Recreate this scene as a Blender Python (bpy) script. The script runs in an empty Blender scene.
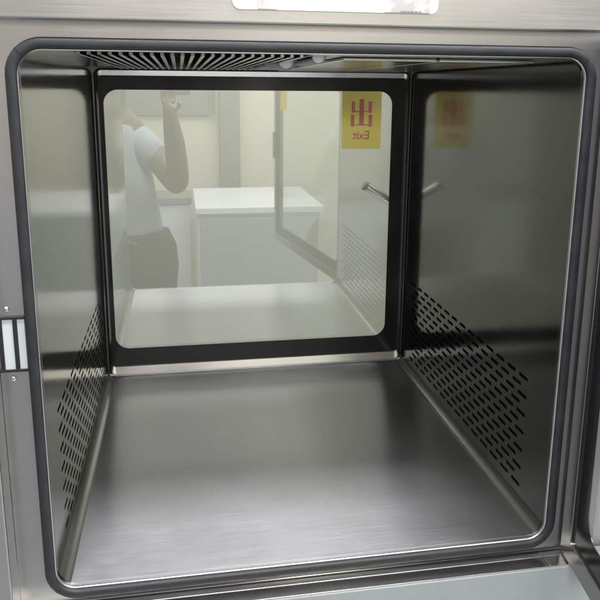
import bpy, bmesh, math, random
from mathutils import Vector, Matrix
random.seed(4)
sc = bpy.context.scene
COL = sc.collection
R = math.radians

# ------------------------------------------------------------------ camera
cam_d = bpy.data.cameras.new('camera')
cam = bpy.data.objects.new('camera', cam_d); COL.objects.link(cam)
YAW, PITCH, ROLL = .1728, .2154, -.0077
fwd = Vector((math.sin(YAW)*math.cos(PITCH), math.cos(YAW)*math.cos(PITCH), -math.sin(PITCH)))
rgt = Vector((math.cos(YAW), -math.sin(YAW), 0)); dwn = fwd.cross(rgt)
r2 = rgt*math.cos(ROLL)+dwn*math.sin(ROLL); d2 = -rgt*math.sin(ROLL)+dwn*math.cos(ROLL)
m = Matrix((r2, -d2, -fwd)).transposed().to_4x4()
m.translation = (.1535, -.7418, .5637)
cam.matrix_world = m
cam_d.sensor_width = 36; cam_d.lens = 703.97/600*36
cam_d.shift_x = (300-303.55)/600; cam_d.shift_y = -(300-242.2)/600
cam_d.clip_start = .01; cam_d.clip_end = 100
sc.camera = cam

# ------------------------------------------------------------------ world and lamps
w = bpy.data.worlds.new("World"); sc.world = w; w.use_nodes = True
bg = w.node_tree.nodes['Background']
bg.inputs[0].default_value = (.72, .83, 1.0, 1); bg.inputs[1].default_value = .52
def area(name, loc, rot, sx, sy, power, col):
    l = bpy.data.lights.new(name, 'AREA'); l.shape = 'RECTANGLE'; l.size = sx; l.size_y = sy
    l.energy = power; l.color = col
    o = bpy.data.objects.new(name, l); COL.objects.link(o); o.location = loc; o.rotation_euler = rot
    return o
# fluorescent panels in the ceiling of the room in front of the chamber
area('ceiling_lamp_near', (.62, -.29, 1.62), (0, 0, 0), 1.7, .22, 68, (.96, .96, 1))
area('ceiling_lamp_room', (.7, -2.2, 1.66), (0, 0, 0), 2.0, 1.0, 47, (1, .97, .93))
area('added_lamp_beyond', (.3, .92, 1.62), (0, 0, 0), 1.6, .2, 23, (1, .965, .90))  # unseen lamp, added to light the wall behind the glass
sc.view_settings.view_transform = 'Standard'; sc.view_settings.look = 'None'
sc.view_settings.exposure = 0; sc.view_settings.gamma = 1
sc.cycles.max_bounces = 14; sc.cycles.transparent_max_bounces = 16; sc.cycles.glossy_bounces = 8
sc.cycles.use_denoising = True
sc.cycles.sample_clamp_indirect = 6

# ------------------------------------------------------------------ materials
class NT:
    def __init__(s, name):
        s.m = bpy.data.materials.new(name); s.m.use_nodes = True
        s.t = s.m.node_tree; s.p = s.t.nodes['Principled BSDF']; s.out = s.t.nodes['Material Output']
    def n(s, typ, **kw):
        q = s.t.nodes.new(typ)
        for k, v in kw.items():
            if hasattr(q, k): setattr(q, k, v)
        return q
    def l(s, a, b): s.t.links.new(a, b)
    def noise(s, scale, stretch=(1, 1, 1), detail=4, rough=.6):
        tc = s.n('ShaderNodeTexCoord'); mp = s.n('ShaderNodeMapping'); nz = s.n('ShaderNodeTexNoise')
        mp.inputs['Scale'].default_value = stretch
        s.l(tc.outputs['Object'], mp.inputs[0]); s.l(mp.outputs[0], nz.inputs['Vector'])
        nz.inputs['Scale'].default_value = scale; nz.inputs['Detail'].default_value = detail
        nz.inputs['Roughness'].default_value = rough
        return nz.outputs['Fac']
    def rng(s, sock, a, b, lo=.3, hi=.7):
        q = s.n('ShaderNodeMapRange'); q.inputs[1].default_value = lo; q.inputs[2].default_value = hi
        q.inputs[3].default_value = a; q.inputs[4].default_value = b; s.l(sock, q.inputs[0]); return q.outputs[0]
    def math(s, op, a, b):
        q = s.n('ShaderNodeMath', operation=op)
        for i, v in enumerate((a, b)):
            if isinstance(v, (int, float)): q.inputs[i].default_value = v
            else: s.l(v, q.inputs[i])
        return q.outputs[0]
    def ramp(s, sock, c0, c1, lo=.3, hi=.7):
        q = s.n('ShaderNodeValToRGB'); e = q.color_ramp.elements
        e[0].position = lo; e[0].color = (*c0, 1); e[1].position = hi; e[1].color = (*c1, 1)
        s.l(sock, q.inputs[0]); return q.outputs[0]

def steel(name, col, rough, stretch, aniso=.0, axis='Y', bump=.02, spread=.06, smudge=.07, grain=0):
    t = NT(name); p = t.p
    p.inputs['Metallic'].default_value = 1
    fine = t.noise(60, stretch, 3, .7)
    big = t.noise(5, (1, 1, 1), 5, .62)
    dark = tuple(c*.86 for c in col)
    t.l(t.ramp(t.math('ADD', t.math('MULTIPLY', fine, .5), t.math('MULTIPLY', big, .5)), dark, col, .25, .75), p.inputs['Base Color'])
    if grain:
        g2 = t.noise(260, stretch, 2, .5); sm = t.noise(7, (1, .28, 1), 6, .65)
        big = t.math('ADD', t.math('MULTIPLY', big, .5), t.math('MULTIPLY', sm, .5))
        fine = t.math('ADD', t.math('MULTIPLY', fine, .55), t.math('MULTIPLY', g2, .45))
        src = p.inputs['Base Color'].links[0].from_socket
        hs = t.n('ShaderNodeMix', data_type='RGBA', blend_type='MULTIPLY'); hs.inputs[0].default_value = 1
        t.l(src, hs.inputs[6]); t.l(t.ramp(g2, (1-grain,)*3, (1, 1, 1), .35, .65), hs.inputs[7]); t.l(hs.outputs[2], p.inputs['Base Color'])
    rg = t.math('ADD', t.rng(fine, rough-spread/2, rough+spread/2), t.rng(big, -smudge/2, smudge/2))
    t.l(t.math('MAXIMUM', rg, .03), p.inputs['Roughness'])
    if aniso:
        p.inputs['Anisotropic'].default_value = aniso
        tg = t.n('ShaderNodeCombineXYZ')
        for i in range(3): tg.inputs[i].default_value = 1.0 if 'XYZ'[i] == axis else 0.0
        t.l(tg.outputs[0], p.inputs['Tangent'])
    if bump:
        b = t.n('ShaderNodeBump'); b.inputs['Strength'].default_value = bump; b.inputs['Distance'].default_value = .001
        t.l(fine, b.inputs['Height']); t.l(b.outputs[0], p.inputs['Normal'])
    return t.m
def plain(name, col, rough, metal=0, var=.12, scale=20, coat=0, bump=0, bscale=200):
    t = NT(name); p = t.p
    p.inputs['Metallic'].default_value = metal
    nz = t.noise(scale, (1, 1, 1), 5)
    t.l(t.ramp(nz, tuple(c*(1-var) for c in col), tuple(min(1, c*(1+var)) for c in col)), p.inputs['Base Color'])
    t.l(t.rng(nz, rough*.85, min(1, rough*1.15)), p.inputs['Roughness'])
    p.inputs['Coat Weight'].default_value = coat
    if bump:
        b = t.n('ShaderNodeBump'); b.inputs['Strength'].default_value = bump; b.inputs['Distance'].default_value = .001
        t.l(t.noise(bscale), b.inputs['Height']); t.l(b.outputs[0], p.inputs['Normal'])
    return t.m
def glass(name, tint, refl):
    t = NT(name); t.t.nodes.remove(t.p)
    a = t.n('ShaderNodeBsdfTransparent'); a.inputs[0].default_value = (*tint, 1)
    g = t.n('ShaderNodeBsdfGlossy'); g.inputs['Roughness'].default_value = .0; g.inputs[0].default_value = (.97, 1, .99, 1)
    fr = t.n('ShaderNodeFresnel'); geo = t.n('ShaderNodeNewGeometry')   # same reflectance entering and leaving the thin pane
    t.l(t.rng(geo.outputs['Backfacing'], 1.5, 1/1.5, 0, 1), fr.inputs[0])
    f = t.math('MINIMUM', t.math('ADD', fr.outputs[0], refl), 1.0)
    mx = t.n('ShaderNodeMixShader'); t.l(f, mx.inputs[0]); t.l(a.outputs[0], mx.inputs[1]); t.l(g.outputs[0], mx.inputs[2])
    t.l(mx.outputs[0], t.out.inputs[0]); return t.m

M = {}
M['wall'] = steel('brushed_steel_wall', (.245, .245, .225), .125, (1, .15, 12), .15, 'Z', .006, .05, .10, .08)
M['floor'] = steel('brushed_steel_floor', (.42, .42, .433), .33, (.12, 6, 1), .95, 'Y', .004, .05, .05, .10)
M['cove'] = steel('steel_cove', (.30, .30, .29), .38, (2, .3, 2), 0, 'Y', .006)
M['ceil'] = steel('steel_ceiling', (.33, .33, .32), .2, (8, .2, 1), 0, 'Y', .02)
M['face'] = steel('brushed_steel_face', (.57, .56, .548), .33, (.15, 1, 8), .12, 'Z', .008, .06, .08)
M['doorsteel'] = steel('door_steel', (.40, .39, .375), .24, (1, 1, .15), 0, 'Z', .006, .05, .08)
M['trim'] = steel('bright_steel_trim', (.72, .71, .69), .22, (.3, 1, 4), 0, 'Y', .01)
M['rim'] = steel('satin_steel_rim', (.80, .80, .80), .36, (.3, 1, 4), 0, 'Y', .0)
M['chrome'] = plain('polished_chrome', (.8, .8, .8), .08, 1, .03)
M['rubber'] = plain('dark_rubber', (.021, .022, .0235), .55, 0, .28, 45, 0, .22, 70)
M['black'] = plain('black_ceramic_border', (.012, .013, .013), .16, 0, .1)
M['seal'] = plain('black_seal', (.012, .012, .012), .5)
M['dark'] = plain('recess_shade', (.02, .02, .02), .7)  # near-black, with the shade inside the recesses put into the colour
M['glass'] = glass('tinted_glass', (.93, .945, .915), .155)
M['doorglass'] = glass('door_glass', (.95, .97, .95), .0)
M['panel'] = plain('grey_green_paint', (.38, .405, .405), .38, 0, .05, 9, .1, .03, 500)
M['lampgrey'] = plain('grey_plastic', (.30, .31, .31), .45)
M['lampwhite'] = plain('white_plastic', (.88, .90, .90), .4)
M['strike'] = plain('black_latch_plate', (.018, .02, .023), .4)
M['strikewhite'] = plain('pale_latch_insert', (.62, .66, .68), .3, 0, .06)
def film(name, col, k):
    t = NT(name); p = t.p; p.inputs['Roughness'].default_value = .5; p.inputs['Base Color'].default_value = (*col, 1)
    tr = t.n('ShaderNodeBsdfTranslucent'); tr.inputs[0].default_value = (*col, 1)
    mx = t.n('ShaderNodeMixShader'); t.l(t.rng(t.noise(40), k-.05, k+.05), mx.inputs[0])
    t.l(p.outputs[0], mx.inputs[1]); t.l(tr.outputs[0], mx.inputs[2]); t.l(mx.outputs[0], t.out.inputs[0]); return t.m
M['yellow'] = film('yellow_vinyl', (.90, .80, .008), .78)
M['red'] = film('red_ink', (.90, .02, .008), .75)
M['paper'] = plain('cream_label', (.74, .71, .67), .35, 0, .03, 12, .4)
M['print'] = NT('grey_print').m
def _print():
    t = NT('grey_print_patch'); p = t.p; p.inputs['Roughness'].default_value = .35
    t.l(t.ramp(t.noise(26, (1, 1, 1), 4), (.42, .41, .40), (.80, .76, .72), .38, .6), p.inputs['Base Color']); return t.m
M['print'] = _print()
M['ink'] = plain('grey_ink', (.35, .34, .34), .5)
M['beige'] = plain('beige_wall_paint', (.36, .355, .30), .8, 0, .03, 2)
M['cream'] = plain('cream_wall_panel', (.80, .75, .64), .55, 0, .03, 2)
M['white'] = plain('white_enamel', (.86, .88, .90), .4, 0, .02, 3)
M['greypaint'] = plain('grey_paint', (.30, .30, .29), .5, 0, .04, 4)
M['cabshade'] = plain('shaded_white_enamel', (.46, .48, .46), .45, 0, .03, 4)  # white enamel greyed to carry the shade on the cabinet front
M['ground'] = plain('pale_vinyl_floor', (.50, .52, .52), .35, 0, .05, 5)
M['ceiling'] = plain('white_ceiling_paint', (.82, .82, .80), .9, 0, .02, 3)
M['skin'] = plain('skin', (.20, .145, .11), .5, 0, .06, 30)  # darkened to put the figure's backlit shade into the skin colour
M['coat'] = plain('pale_shirt_cloth', (.38, .40, .44), .9, 0, .12, 9)
M['trouser'] = plain('dark_trousers', (.035, .032, .03), .9)
M['hair'] = plain('black_hair', (.015, .013, .012), .5)
M['phone'] = plain('phone_shell', (.10, .10, .11), .3)

# ------------------------------------------------------------------ mesh helpers
def link(name, bm, mat, parent=None, smooth=False, bevel=0):
    bmesh.ops.recalc_face_normals(bm, faces=bm.faces)
    me = bpy.data.meshes.new(name); bm.to_mesh(me); bm.free()
    for mt in (mat if isinstance(mat, list) else [mat]): me.materials.append(mt)
    o = bpy.data.objects.new(name, me); COL.objects.link(o)
    if parent is not None: put(o, parent)
    if smooth:
        for f in me.polygons: f.use_smooth = True
    if bevel:
        b = o.modifiers.new('bevel', 'BEVEL'); b.width = bevel; b.segments = 2; b.limit_method = 'ANGLE'; b.angle_limit = R(40)
    return o
def worldloc(o):
    v = Vector(o.location)
    while o.parent is not None: o = o.parent; v += Vector(o.location)
    return v
def put(o, parent):                       # meshes carry scene coordinates; children cancel their parent's offset
    o.parent = parent; o.location = -worldloc(parent)
def empty(name, loc, label, cat, group=None):
    o = bpy.data.objects.new(name, None); COL.objects.link(o); o.location = loc
    o.empty_display_size = .05; o['label'] = label; o['category'] = cat
    if group: o['group'] = group
    return o
def tag(o, label, cat): o['label'] = label; o['category'] = cat
def box(bm, a, b):
    x0, y0, z0 = a; x1, y1, z1 = b
    v = [bm.verts.new(c) for c in ((x0,y0,z0),(x1,y0,z0),(x1,y1,z0),(x0,y1,z0),(x0,y0,z1),(x1,y0,z1),(x1,y1,z1),(x0,y1,z1))]
    for f in ((3,2,1,0),(4,5,6,7),(0,1,5,4),(1,2,6,5),(2,3,7,6),(3,0,4,7)): bm.faces.new([v[i] for i in f])
def boxes(*bs):
    bm = bmesh.new()
    for a, b in bs: box(bm, a, b)
    return bm
def rr(x0, x1, z0, z1, r, n=10):
    out = []
    for cx, cz, a0 in ((x1-r, z0+r, -90), (x1-r, z1-r, 0), (x0+r, z1-r, 90), (x0+r, z0+r, 180)):
        for i in range(n+1):
            a = R(a0+90*i/n); out.append((cx+r*math.cos(a), cz+r*math.sin(a)))
    return out
def loft(loops, closed=False, bm=None):   # loops: [(points, y)], every loop the same number of points
    bm = bm or bmesh.new()
    vs = [[bm.verts.new((x, y, z)) for x, z in pts] for pts, y in loops]
    k = len(vs[0]); pairs = list(zip(vs, vs[1:])) + ([(vs[-1], vs[0])] if closed else [])
    for A, B in pairs:
        for i in range(k): bm.faces.new((A[i], A[(i+1) % k], B[(i+1) % k], B[i]))
    return bm
def tube(bm, a, b, r0, r1=None, n=16, cap=True):
    a, b = Vector(a), Vector(b); r1 = r0 if r1 is None else r1
    d = (b-a).normalized(); u = d.orthogonal().normalized(); v = d.cross(u)
    A = [bm.verts.new(a+(u*math.cos(2*math.pi*i/n)+v*math.sin(2*math.pi*i/n))*r0) for i in range(n)]
    B = [bm.verts.new(b+(u*math.cos(2*math.pi*i/n)+v*math.sin(2*math.pi*i/n))*r1) for i in range(n)]
    for i in range(n): bm.faces.new((A[i], A[(i+1) % n], B[(i+1) % n], B[i]))
    if cap: bm.faces.new(A[::-1]); bm.faces.new(B)
def dome(bm, c, axis, r, h, n=16, k=5):
    c, d = Vector(c), Vector(axis).normalized(); u = d.orthogonal().normalized(); v = d.cross(u); prev = None
    for j in range(k):
        t = math.pi/2*j/k
        ring = [bm.verts.new(c+d*h*math.sin(t)+(u*math.cos(2*math.pi*i/n)+v*math.sin(2*math.pi*i/n))*r*math.cos(t)) for i in range(n)]
        if prev:
            for i in range(n): bm.faces.new((prev[i], prev[(i+1) % n], ring[(i+1) % n], ring[i]))
        prev = ring
    top = bm.verts.new(c+d*h)
    for i in range(n): bm.faces.new((prev[i], prev[(i+1) % n], top))

W, H, D = .6, .598, .6107
# ------------------------------------------------------------------ setting
def structure(name, bm, mat):
    o = link(name, bm, mat); o['kind'] = 'structure'; return o
FZ = -.95
structure('floor', boxes(((-2.2, -3.4, FZ-.05), (3.0, 1.75, FZ))), M['ground'])
structure('ceiling', boxes(((-2.2, -3.4, 1.70), (3.0, 1.75, 1.75))), M['ceiling'])
structure('rear_wall', boxes(((-2.2, -3.15, FZ+.004), (3.0, -3.1, 1.696))), M['cream'])
structure('wall_beyond', boxes(((-2.2, 1.60, FZ+.004), (3.0, 1.65, 1.696))), M['beige'])

# ------------------------------------------------------------------ the chamber
ch = empty('transfer_chamber', (.3, .3, FZ), 'open stainless steel transfer chamber with dark gasket, perforated side walls and glass rear door', 'transfer chamber')

# floor panel with coved sides
def floor_bm():
    bm = bmesh.new(); r = .013; prof = []
    for i in range(9):
        a = R(180+90*i/8); prof.append((r+r*math.cos(a), r+r*math.sin(a)))
    prof += [(W-x, z) for x, z in prof[::-1]]
    ys = [-.001, .02, .2, .4, D-.016] + [D-.016+.014*math.sin(R(15*i)) for i in range(1, 7)]
    rows = []
    for j, y in enumerate(ys):
        lift = 0 if j < 5 else .008*(1-math.cos(R(15*(j-4))))
        rows.append([bm.verts.new((x, y, max(z, lift))) for x, z in prof])
    for A, B in zip(rows, rows[1:]):
        for i in range(len(A)-1): bm.faces.new((A[i], A[i+1], B[i+1], B[i]))
    return bm
fp = link('floor_panel', floor_bm(), [M['floor'], M['cove']], ch, smooth=True)
for f in fp.data.polygons:
    if f.center.x < .0128 or f.center.x > W-.0128: f.material_index = 1

# perforated side walls: staggered horizontal slots really cut through the sheet
PY, PZ = .0353, .0258                      # slot pitch along depth, full row pitch
Y0, Z0, NC, NR = .0695, .0310, 14, 13      # first slot centre row, columns, half rows
SL, SH = .0126, .0026                     # half length and half height of a slot
def side_wall(x, sgn):
    bm = bmesh.new()
    def q(pts): bm.faces.new([bm.verts.new((x, y, z)) for y, z in pts])
    ya, yb = 0.0, D
    dz = PZ/2
    zb, zt = Z0-dz/2, Z0+(NR-.5)*dz
    q([(ya, .012), (yb, .012), (yb, zb), (ya, zb)]); q([(ya, zt), (yb, zt), (yb, H), (ya, H)])
    n = 6
    for row in range(NR):
        z = Z0+row*dz; cnt = NC if row % 2 == 0 else NC-1
        y0 = Y0+(0 if row % 2 == 0 else PY/2); lo, hi = z-dz/2, z+dz/2
        q([(ya, lo), (y0-.0005, lo), (y0-.0005, hi), (ya, hi)])
        for c in range(cnt):
            a = y0+c*PY; b = a+PY; cy = a+SL+.001
            arc = lambda s: [(cy+s*(SL-SH)+s*SH*math.cos(R(-90+180*i/n)), z+s*SH*math.sin(R(-90+180*i/n))) for i in range(n+1)]
            rt, lf = arc(1), arc(-1)
            aa = a-.0005; bb = b-.0005
            q([(bb, lo), (bb, hi)] + rt[::-1])
            q([(aa, hi), (aa, lo)] + lf[::-1])
            q([(aa, lo), (bb, lo), rt[0], lf[-1]])
            q([(bb, hi), (aa, hi), lf[0], rt[-1]])
            slot = rt+lf
            S = [bm.verts.new((x, yy, zz)) for yy, zz in slot]; T = [bm.verts.new((x+sgn*.0015, yy, zz)) for yy, zz in slot]
            for i in range(len(S)): bm.faces.new((S[i], S[(i+1) % len(S)], T[(i+1) % len(S)], T[i]))
        yend = y0+cnt*PY-.0005
        q([(yend, lo), (yb, lo), (yb, hi), (yend, hi)])
    bmesh.ops.remove_doubles(bm, verts=bm.verts, dist=1e-6)
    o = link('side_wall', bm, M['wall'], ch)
    backing = boxes(((x+sgn*.006 if sgn > 0 else x-.03, .02, .013), (x+.03 if sgn > 0 else x-.006, D-.02, .22)))
    link('slot_shade', backing, M['dark'], o)  # dark block standing in for the shade behind the slots
    return o
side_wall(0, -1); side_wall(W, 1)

# ceiling with a long return-air grille let into it
GX0, GX1, GY0, GY1 = .050, .292, .004, D-.045
def ceil_bm():
    bm = bmesh.new()
    o = [(0,-.001),(W,-.001),(W,D),(0,D)]; i = [(GX0,GY0),(GX1,GY0),(GX1,GY1),(GX0,GY1)]
    O = [bm.verts.new((x,y,H)) for x,y in o]; I = [bm.verts.new((x,y,H)) for x,y in i]; U = [bm.verts.new((x,y,H+.03)) for x,y in i]
    for k in range(4):
        bm.faces.new((O[k],O[(k+1)%4],I[(k+1)%4],I[k])); bm.faces.new((I[k],I[(k+1)%4],U[(k+1)%4],U[k]))
    bm.faces.new(U); return bm
cp = link('ceiling_panel', ceil_bm(), M['ceil'], ch)
gb = bmesh.new(); x = GX0+.004
while x < GX1-.004:
    box(gb, (x, GY0+.001, H-.0035), (x+.0042, GY1-.001, H+.012)); x += .0102
gr = link('vent_grille', gb, M['ceil'], cp, bevel=.0006)
link('grille_shade', boxes(((GX0+.001, GY0+.001, H+.024), (GX1-.001, GY1-.001, H+.027))), M['dark'], gr)  # dark backing plate standing in for the shade above the slats
ap = link('access_panel', boxes(((.335, .05, H-.0040), (.445, D-.03, H-.0006))), M['trim'], cp, bevel=.0012)
link('access_panel', boxes(((.4475, .05, H-.0040), (.565, D-.03, H-.0006))), M['trim'], cp, bevel=.0012)
# lamp fitting: grey holder with two pale round caps
lb = bmesh.new()
for a, b in (((.262, .185, H-.0085), (.304, .33, H-.0005)), ((.300, .075, H-.006), (.322, .19, H-.0006))): box(lb, a, b)
lf = link('lamp_holder', lb, M['lampgrey'], ch, bevel=.003)
for c, rad in (((.290, .18, H+.0005), .0105), ((.311, .072, H+.0012), .0075)):
    b = bmesh.new(); bmesh.ops.create_uvsphere(b, u_segments=24, v_segments=14, radius=rad, matrix=Matrix.Translation(c) @ Matrix.Diagonal((1, .6, 1, 1)))
    link('lamp_cap', b, M['lampwhite'], lf, smooth=True)

# front: bright rim, gasket, face frame, ledge, header and lower panel
RI = .024
IN = lambda e, r=RI: rr(-e, W+e, -e, H+e, max(r+e, .0015))
RS = lambda e: [(x-.0005, z+.0005) for x, z in IN(e, .0225)]        # rim shifted off centre to thicken its highlight at right and bottom
bm = loft([(RS(.0012), .0015), (RS(-.0003), .001), (RS(-.0006), -.0005), (RS(-.0005), -.0022), (RS(.0006), -.0028), (RS(.0016), -.002)])
link('opening_rim', bm, M['rim'], ch, smooth=True)
# corner flange that rounds off the square liner just behind the rim
link('corner_flange', loft([(rr(-.003, W+.003, -.003, H+.003, .0016), .0062), (IN(-.0003, .0225), .0061)]), M['trim'], ch)
prof = [(.0007, .001), (.0009, -.0045), (.0020, -.0066), (.0038, -.0074), (.0062, -.0076), (.0084, -.0074), (.0104, -.0065), (.0119, -.0046), (.0125, -.002), (.0126, .0015)]
gk = link('gasket', loft([(IN(e), y) for e, y in prof]), M['rubber'], ch, smooth=True)
for sx, sz in ((0, 0), (1, 0), (0, 1), (1, 1)):
    ux, uz = (1 if sx else -1)/math.sqrt(2), (1 if sz else -1)/math.sqrt(2)
    cx_, cz_ = (W-RI if sx else RI), (H-RI if sz else RI)
    bm = bmesh.new(); vv = []
    for e, y in prof[1:-1]:
        rad = RI+e+.00015; vv.append([bm.verts.new((cx_+ux*rad-uz*t, y-.0002, cz_+uz*rad+ux*t)) for t in (-.00045, .00045)])
    for A, B in zip(vv, vv[1:]): bm.faces.new((A[0], A[1], B[1], B[0]))
    link('gasket_joint', bm, M['seal'], gk)
fx0, fx1, fz0, fz1 = -.0412, .6270, -.0195, .6300
bm = loft([(IN(.0110), .0), (rr(fx0, fx1, fz0, fz1, .0016), .0)])
link('face_frame', bm, M['face'], ch)
# narrow raised beads round the gasket edge and along the ledge
for zz, rad in ((fz0+.0016, .0014),):
    bm = bmesh.new(); tube(bm, (fx0+.002, -.0012, zz), (fx1-.002, -.0012, zz), rad, n=10)
    link('bead', bm, M['trim'], ch, smooth=True)
LY = -.031
lower = link('lower_panel', boxes(((-.30, LY, FZ+.1), (.95, LY+.02, fz0-.0025))), M['panel'], ch, bevel=.0018)
ledge = link('ledge', boxes(((fx0-.02, LY+.0195, fz0-.005), (.6265, .004, fz0-.0005)), ((.5945, LY+.001, fz0-.0004), (.5962, -.001, fz0+.0006))), M['face'], ch, bevel=.0005)
link('ledge_lip', boxes(((fx0-.02, LY+.0006, fz0-.0024), (.6262, LY+.0192, fz0-.0008))), M['trim'], ch, bevel=.0006)
LH = -.012
hd = link('header_panel', boxes(((-.30, LH, .6258), (.95, -.0008, 1.05))), M['face'], ch, bevel=.0022)
sp = link('side_panel', boxes(((-.30, LY, fz0-.002), (fx0-.0004, .03, .6252))), M['face'], ch, bevel=.0018)
sp2 = link('hinge_panel', boxes(((fx1+.0006, -.002, fz0-.002), (.95, .03, .6225))), M['face'], ch, bevel=.0012)
# latch strike on the left of the frame
sb = bmesh.new(); zl, zh = .2680, .3292; xs = (-.0410, -.0368, -.0262, -.0222, -.0132)
box(sb, (-.0411, -.0030, zh-.0030), (-.0128, -.0004, zh)); box(sb, (-.0411, -.0030, zl), (-.0128, -.0004, zl+.0030))
for a, b in ((-.0396, -.0354), (-.0248, -.0205)): box(sb, (a, -.0029, zl+.0028), (b, -.0005, zh-.0028))
st = link('latch_plate', sb, M['strike'], ch, bevel=.0005)
for a, b in ((-.0354, -.0248), (-.0205, -.0128)):
    link('latch_insert', boxes(((a+.0002, -.0017, zl+.0031), (b-.0002, -.0006, zh-.0031))), M['strikewhite'], st)
for xx, zz in ((-.0300, .3368), (-.0287, .2602)):
    b = bmesh.new(); dome(b, (xx, -.0003, zz), (0, -1, 0), .0030, .0017)
    link('screw', b, M['chrome'], ch, smooth=True)
# printed label plate on the header
lp = link('label_plate', loft([(rr(.2075, .420, .6395, .76, .008), LH-.0016), (rr(.2075, .420, .6395, .76, .008), LH-.0004)]), M['paper'], ch)
b = bmesh.new(); b.faces.new([b.verts.new((x, LH-.0017, z)) for x, z in rr(.2075, .420, .6395, .76, .008)]); 
link('plate_face', b, M['paper'], lp)
for a, b_ in ((.2330, .2520), (.3630, .4110)): link('print_patch', boxes(((a, LH-.0024, .6403), (b_, LH-.0018, .75))), M['print'], lp)
tb = bmesh.new(); x = .3800
for k in range(6):
    ww = random.uniform(.0018, .0036); box(tb, (x, LH-.003, .6411), (x+ww, LH-.0025, .6411+random.uniform(.0012, .002))); x += ww+.0012
link('faint_print', tb, M['ink'], lp)

# ------------------------------------------------------------------ rear glass door (closed)
link('rear_flange', loft([(rr(-.003, W+.003, -.003, H+.003, .0016), D-.0006), (rr(.0010, W-.0010, .0025, H-.001, .014), D-.0008)]), M['wall'], ch)
link('rear_seal', loft([(rr(.0008, W-.0008, .0022, H-.0008, .014), D-.0002), (rr(.0038, W-.0038, .0050, H-.0036, .012), D+.0010)]), M['seal'], ch)
rd = bpy.data.objects.new('rear_door', None); COL.objects.link(rd); rd.parent = ch; rd.location = Vector((.3, D, .3))-ch.location
def sub(name, bm, mat, smooth=False, bevel=0): return link(name, bm, mat, rd, smooth, bevel)
sub('door_frame', loft([(rr(.0034, W-.0034, .0046, H-.0032, .012), D+.0012), (rr(.0040, W-.0040, .0056, H-.0040, .012), D-.0022), (rr(.0056, W-.0056, .0070, H-.0052, .011), D-.0030),
                        (rr(.0085, W-.0085, .0205, H-.0140, .006), D+.0015), (rr(.0080, W-.0080, .0200, H-.0135, .006), D+.012)]), M['trim'])
GY = D+.0045
sub('glass_pane', boxes(((.0045, GY, .012), (W-.0045, GY+.005, H-.006))), M['glass'])
sub('black_border', loft([(rr(.0082, W-.0082, .0202, H-.0137, .004), GY-.0003), (rr(.0165, .5645, .0575, .5585, .026), GY-.0003), (rr(.0165, .5645, .0575, .5585, .026), GY-.0007), (rr(.0082, W-.0082, .0202, H-.0137, .004), GY-.0007)], True), M['black'])
sub('outer_frame', loft([(rr(-.02, W+.02, -.02, H+.02, .01), GY+.008), (rr(-.02, W+.02, -.02, H+.02, .01), GY+.03), (rr(.0005, W-.0005, .004, H-.0005, .01), GY+.03), (rr(.0005, W-.0005, .004, H-.0005, .01), GY+.008)], True), M['face'])
b = bmesh.new(); lv0, lv1 = Vector((.5185, GY+.022, .3725)), Vector((.590, GY+.022, .3300))
tube(b, lv0, lv1, .0092, .0080, 20)
lv = sub('lever_handle', b, M['chrome'], True, .0015)
b = bmesh.new(); dd = (lv1-lv0).normalized(); tube(b, lv0-dd*.0012, lv0+dd*.006, .0102, .0102, 20)
link('lever_cap', b, M['lampgrey'], lv, True, .0012)
b = bmesh.new(); tube(b, lv1+Vector((-.008, .0, .004)), lv1+Vector((-.008, -.015, .004)), .010, .010, 20)
link('lever_boss', b, M['chrome'], lv, False, .001)

# ------------------------------------------------------------------ exit sticker on the far face of the rear glass (reads from the other side)
SX0, SX1, SZ0, SZ1 = .4655, .5450, .4470, .5583
SY = GY+.0054
exs = empty('exit_sticker', ((SX0+SX1)/2, SY, SZ0), 'yellow exit sticker with red mirrored lettering on the rear glass', 'sticker')
link('sticker_sheet', boxes(((SX0, SY, SZ0), (SX1, SY+.0003, SZ1))), M['yellow'], exs)
cx = .5050
def sign_bm():
    y0, y1 = SY-.0003, SY-.00005
    bs = []
    def bar(x0, x1, z0, z1): bs.append(((cx+x0, y0, z0), (cx+x1, y1, z1)))
    bar(-.0046, .0046, .4925, .5440)
    for s in (-1, 1):
        a, b_ = sorted((s*.0135, s*.0205)); bar(a, b_, .5175, .5395)
        a, b_ = sorted((s*.0145, s*.0215)); bar(a, b_, .4905, .5135)
        a, b_ = sorted((s*.0041, s*.0139)); bar(a, b_, .5190, .5210)
        a, b_ = sorted((s*.0041, s*.0149)); bar(a, b_, .4930, .4952)
    return boxes(*bs)
link('exit_character', sign_bm(), M['red'], exs)
tc = bpy.data.curves.new('exit_text', 'FONT'); tc.body = 'Exit'; tc.size = .0225; tc.align_x = 'CENTER'; tc.extrude = .0001; tc.offset = .0004
to = bpy.data.objects.new('exit_text', tc); COL.objects.link(to)
bpy.context.view_layer.update()
me = bpy.data.meshes.new_from_object(to.evaluated_get(bpy.context.evaluated_depsgraph_get()))
bpy.data.objects.remove(to)
me.transform(Matrix.Translation((cx, SY-.0002, .4665)) @ Matrix.Rotation(math.pi, 4, 'Z') @ Matrix.Rotation(math.pi/2, 4, 'X'))
me.materials.clear(); me.materials.append(M['red'])
o = bpy.data.objects.new('exit_text', me); COL.objects.link(o); put(o, exs)

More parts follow.
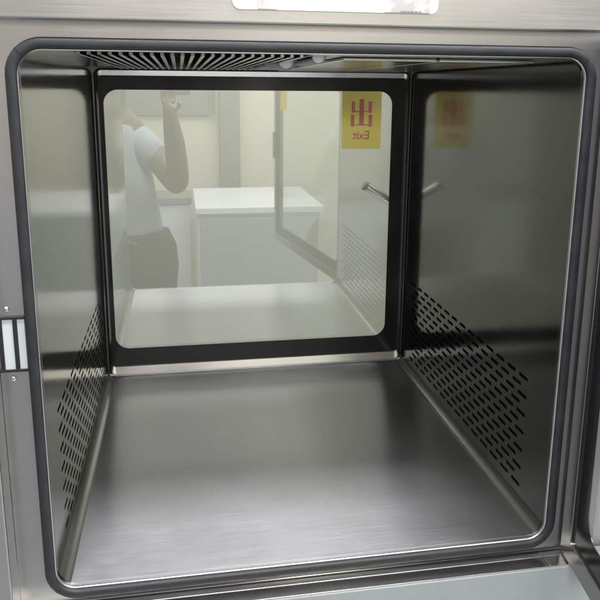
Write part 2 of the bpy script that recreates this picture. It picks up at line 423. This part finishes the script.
# ------------------------------------------------------------------ open front door on its right hinge
TH = R(81)
fd = bpy.data.objects.new('front_door', None); COL.objects.link(fd); fd.parent = ch
fd.location = Vector((.6232, -.0035, 0))-ch.location; fd.rotation_euler = (0, 0, TH)
DL, DZ0, DZ1 = .735, -.0175, .6195
def dpart(name, bm, mat, parent=None, smooth=False, bevel=0):
    o = link(name, bm, mat, None, smooth, bevel); o.parent = parent or fd; return o
fo = rr(-DL, 0, DZ0, DZ1, .004); fi = rr(-DL+.028, -.028, DZ0+.028, DZ1-.028, .006)
dpart('door_frame', loft([(fo, 0), (fo, -.028), (fi, -.028), (fi, 0)], True), M['doorsteel'], bevel=.001)
dpart('glass_pane', boxes(((-DL+.0275, -.009, DZ0+.0275), (-.0275, -.004, DZ1-.0275))), M['doorglass'])
go = rr(-DL+.0285, -.0285, DZ0+.0285, DZ1-.0285, .006); gi = rr(-DL+.062, -.062, DZ0+.062, DZ1-.062, .03)
dpart('black_border', loft([(go, -.0036), (gi, -.0036), (gi, -.0031), (go, -.0031)], True), M['black'])
hb = bmesh.new(); box(hb, (-DL+.006, .0005, .30), (-DL+.022, .010, .40)); box(hb, (-DL-.030, -.022, .335), (-DL-.0005, -.008, .365))
dpart('latch_hook', hb, M['trim'], bevel=.002)
link_b = boxes(((-.176-.0, -.0114, .46), (-.10, -.0106, .56)))
# yellow sticker on the free side of that door
ys = link('door_sticker', boxes(((-DL+.07, -.0035, .485), (-DL+.15, -.0032, .56))), M['yellow'])
mw = Matrix.Translation((.6232, -.0035, 0)) @ Matrix.Rotation(TH, 4, 'Z')
ys.data.transform(mw); tag(ys, 'plain yellow sticker on the glass of the open front door', 'sticker'); link_b.free()

# ------------------------------------------------------------------ what the glass mirrors: cabinet, doorway column, photographer
cab = empty('white_cabinet', (.58, -2.3, FZ), 'low white enamel cabinet in the room mirrored by the glass', 'cabinet')
link('cabinet_body', boxes(((.235, -2.68, FZ+.06), (.93, -1.93, -.125))), M['white'], cab, bevel=.006)
link('cabinet_top', boxes(((.222, -2.70, -.1245), (.945, -1.90, -.0877))), M['white'], cab, bevel=.005)
link('plinth', boxes(((.26, -2.66, FZ), (.90, -1.97, FZ+.0595))), M['greypaint'], cab)
link('shaded_front', boxes(((.245, -1.9295, FZ+.09), (.92, -1.918, -.15))), M['cabshade'], cab, bevel=.003)  # grey slab that paints the shade onto the white front
shelf = empty('white_bench', (-.3, -2.9, FZ), 'long white bench with grey edge under the cream wall', 'bench')
link('bench_body', boxes(((-1.6, -3.09, FZ), (.20, -2.75, -.20))), M['white'], shelf, bevel=.004)
link('bench_edge', boxes(((-1.62, -3.092, -.1995), (.215, -2.73, -.155))), M['greypaint'], shelf, bevel=.004)
colm = empty('grey_column', (.5, -3.0, FZ), 'grey door post against the cream wall with a slim handle beside it', 'door post')
link('post', boxes(((.425, -3.095, FZ+.006), (.565, -3.0, 1.69))), M['greypaint'], colm, bevel=.004)
link('pull_handle', boxes(((.375, -3.06, .37), (.395, -3.04, .62)), ((.378, -3.097, .40), (.392, -3.06, .415)), ((.378, -3.097, .58), (.392, -3.06, .595))), M['trim'], colm, bevel=.003)
gp = link('wall_panel', boxes(((-.35, -3.098, .372), (.36, -3.07, 1.2))), M['greypaint'], None, bevel=.004); tag(gp, 'wide grey panel high on the cream wall', 'wall panel')

def skin(name, pts, edges, mat, parent=None, root=0, sub=2):
    me = bpy.data.meshes.new(name); me.from_pydata([p[:3] for p in pts], edges, []); me.update()
    o = bpy.data.objects.new(name, me); COL.objects.link(o); me.materials.append(mat)
    s = o.modifiers.new('skin', 'SKIN'); s.use_smooth_shade = True
    for i, p in enumerate(pts):
        v = me.skin_vertices[0].data[i]; v.radius = (p[3], p[4] if len(p) > 4 else p[3]); v.use_root = (i == root)
    ss = o.modifiers.new('subsurf', 'SUBSURF'); ss.levels = sub; ss.render_levels = sub
    if parent is not None: put(o, parent)
    return o
px, py = -.13, -1.14
per = empty('person', (px, py, FZ), 'person in a pale shirt and dark trousers holding up a phone', 'person')
body = [(-.06, py, -.16, .135, .10), (-.10, py+.01, .04, .115, .095), (-.15, py+.03, .27, .135, .10), (-.14, py+.04, .41, .085, .075), (-.125, py+.07, .49, .052, .05),
        (-.115, py+.10, .56, .066, .075), (-.115, py+.10, .65, .076, .088), (-.115, py+.10, .71, .05, .06),
        (.02, py, -.38, .082), (.04, py+.03, -.58, .06), (.05, py, -.86, .042), (.06, py+.12, -.92, .035),
        (-.14, py, -.38, .082), (-.16, py+.03, -.58, .06), (-.17, py, -.86, .042), (-.18, py+.12, -.92, .035),
        (-.01, py+.04, .36, .062), (.145, py+.14, .145, .050), (.130, py+.26, .35, .044), (.118, py+.315, .44, .032), (.112, py+.335, .49, .028, .018),
        (-.29, py+.04, .36, .062), (-.30, py+.05, .12, .048), (-.24, py+.14, -.08, .036), (-.22, py+.16, -.15, .027), (-.215, py+.17, -.21, .028, .018)]
ed = [(0,1),(1,2),(2,3),(3,4),(4,5),(5,6),(6,7),(0,8),(8,9),(9,10),(10,11),(0,12),(12,13),(13,14),(14,15),(3,16),(16,17),(17,18),(18,19),(19,20),(3,21),(21,22),(22,23),(23,24),(24,25)]
def hand(i, b, sgn, up, curl):
    h = body[i]
    for k in range(4):
        a = Vector((h[0]+sgn*(.021-.014*k), h[1]+curl*.004, h[2]+up*(.035-.004*abs(k-1.3))))
        L = (.032, .037, .034, .026)[k]; prev = i
        for j in range(3):
            b.append((*a, .0088-.001*j)); ed.append((prev, len(b)-1)); prev = len(b)-1
            a = a+Vector((0, curl*L*.35*(j+.4), up*L*(.85-.25*j)))
    a = Vector((h[0]+sgn*.036, h[1]+curl*.012, h[2]-up*.005)); prev = i
    for j in range(2):
        b.append((*a, .0098-.001*j)); ed.append((prev, len(b)-1)); prev = len(b)-1
        a = a+Vector((sgn*.010, curl*.016, up*.026))
hand(20, body, 1, 1, 1); hand(25, body, 1, -1, 1)
skin('body', body, ed, M['skin'], per)
# clothes follow the same bones
def rings(lv, n=28):
    bm = bmesh.new(); vs = []
    for cx_, cy_, cz_, rx, ry in lv: vs.append([bm.verts.new((cx_+rx*math.cos(2*math.pi*k/n), cy_+ry*math.sin(2*math.pi*k/n), cz_+.004*math.sin(5*k))) for k in range(n)])
    for A, B in zip(vs, vs[1:]):
        for k in range(n): bm.faces.new((A[k], A[(k+1) % n], B[(k+1) % n], B[k]))
    bm.faces.new(vs[-1]); bm.faces.new(vs[0][::-1]); return bm
link('shirt', rings([(-.08, py, -.085, .160, .135), (-.085, py, -.03, .150, .125), (-.10, py+.01, .08, .148, .125), (-.135, py+.02, .24, .160, .13), (-.145, py+.03, .35, .165, .12), (-.142, py+.035, .41, .135, .10), (-.137, py+.045, .45, .08, .075), (-.13, py+.06, .468, .058, .058)]), M['coat'], per, True)
skin('sleeve', [(-.09, py+.03, .37, .085), (-.01, py+.05, .33, .082), (.07, py+.09, .25, .072)], [(0,1),(1,2)], M['coat'], per)
skin('sleeve', [(-.22, py+.03, .37, .085), (-.29, py+.04, .34, .075), (-.305, py+.05, .12, .060), (-.245, py+.135, -.07, .045)], [(0,1),(1,2),(2,3)], M['coat'], per)
tr = link('trousers', rings([(-.06, py-.03, -.48, .150, .12), (-.06, py-.03, -.38, .172, .15), (-.05, py-.03, -.22, .180, .165), (-.05, py-.02, -.12, .172, .150), (-.065, py, -.05, .158, .132)]), M['trouser'], per, True)
for dx, kx in ((.02, .045), (-.14, -.165)):
    link('trouser_leg', rings([(kx, py+.005, -.90, .062, .062), (kx, py+.03, -.60, .078, .08), (dx, py-.01, -.44, .092, .10)]), M['trouser'], tr, True)
b = bmesh.new(); bmesh.ops.create_uvsphere(b, u_segments=24, v_segments=16, radius=.1, matrix=Matrix.Translation((-.115, py+.075, .685)) @ Matrix.Diagonal((.88, .98, .86, 1)))
link('hair', b, M['hair'], per, True)
b = boxes(((.112, -.812, .535), (.196, -.804, .700)))
ph = link('phone', b, M['phone'], None, bevel=.004); tag(ph, 'dark phone held up in front of the person', 'phone')
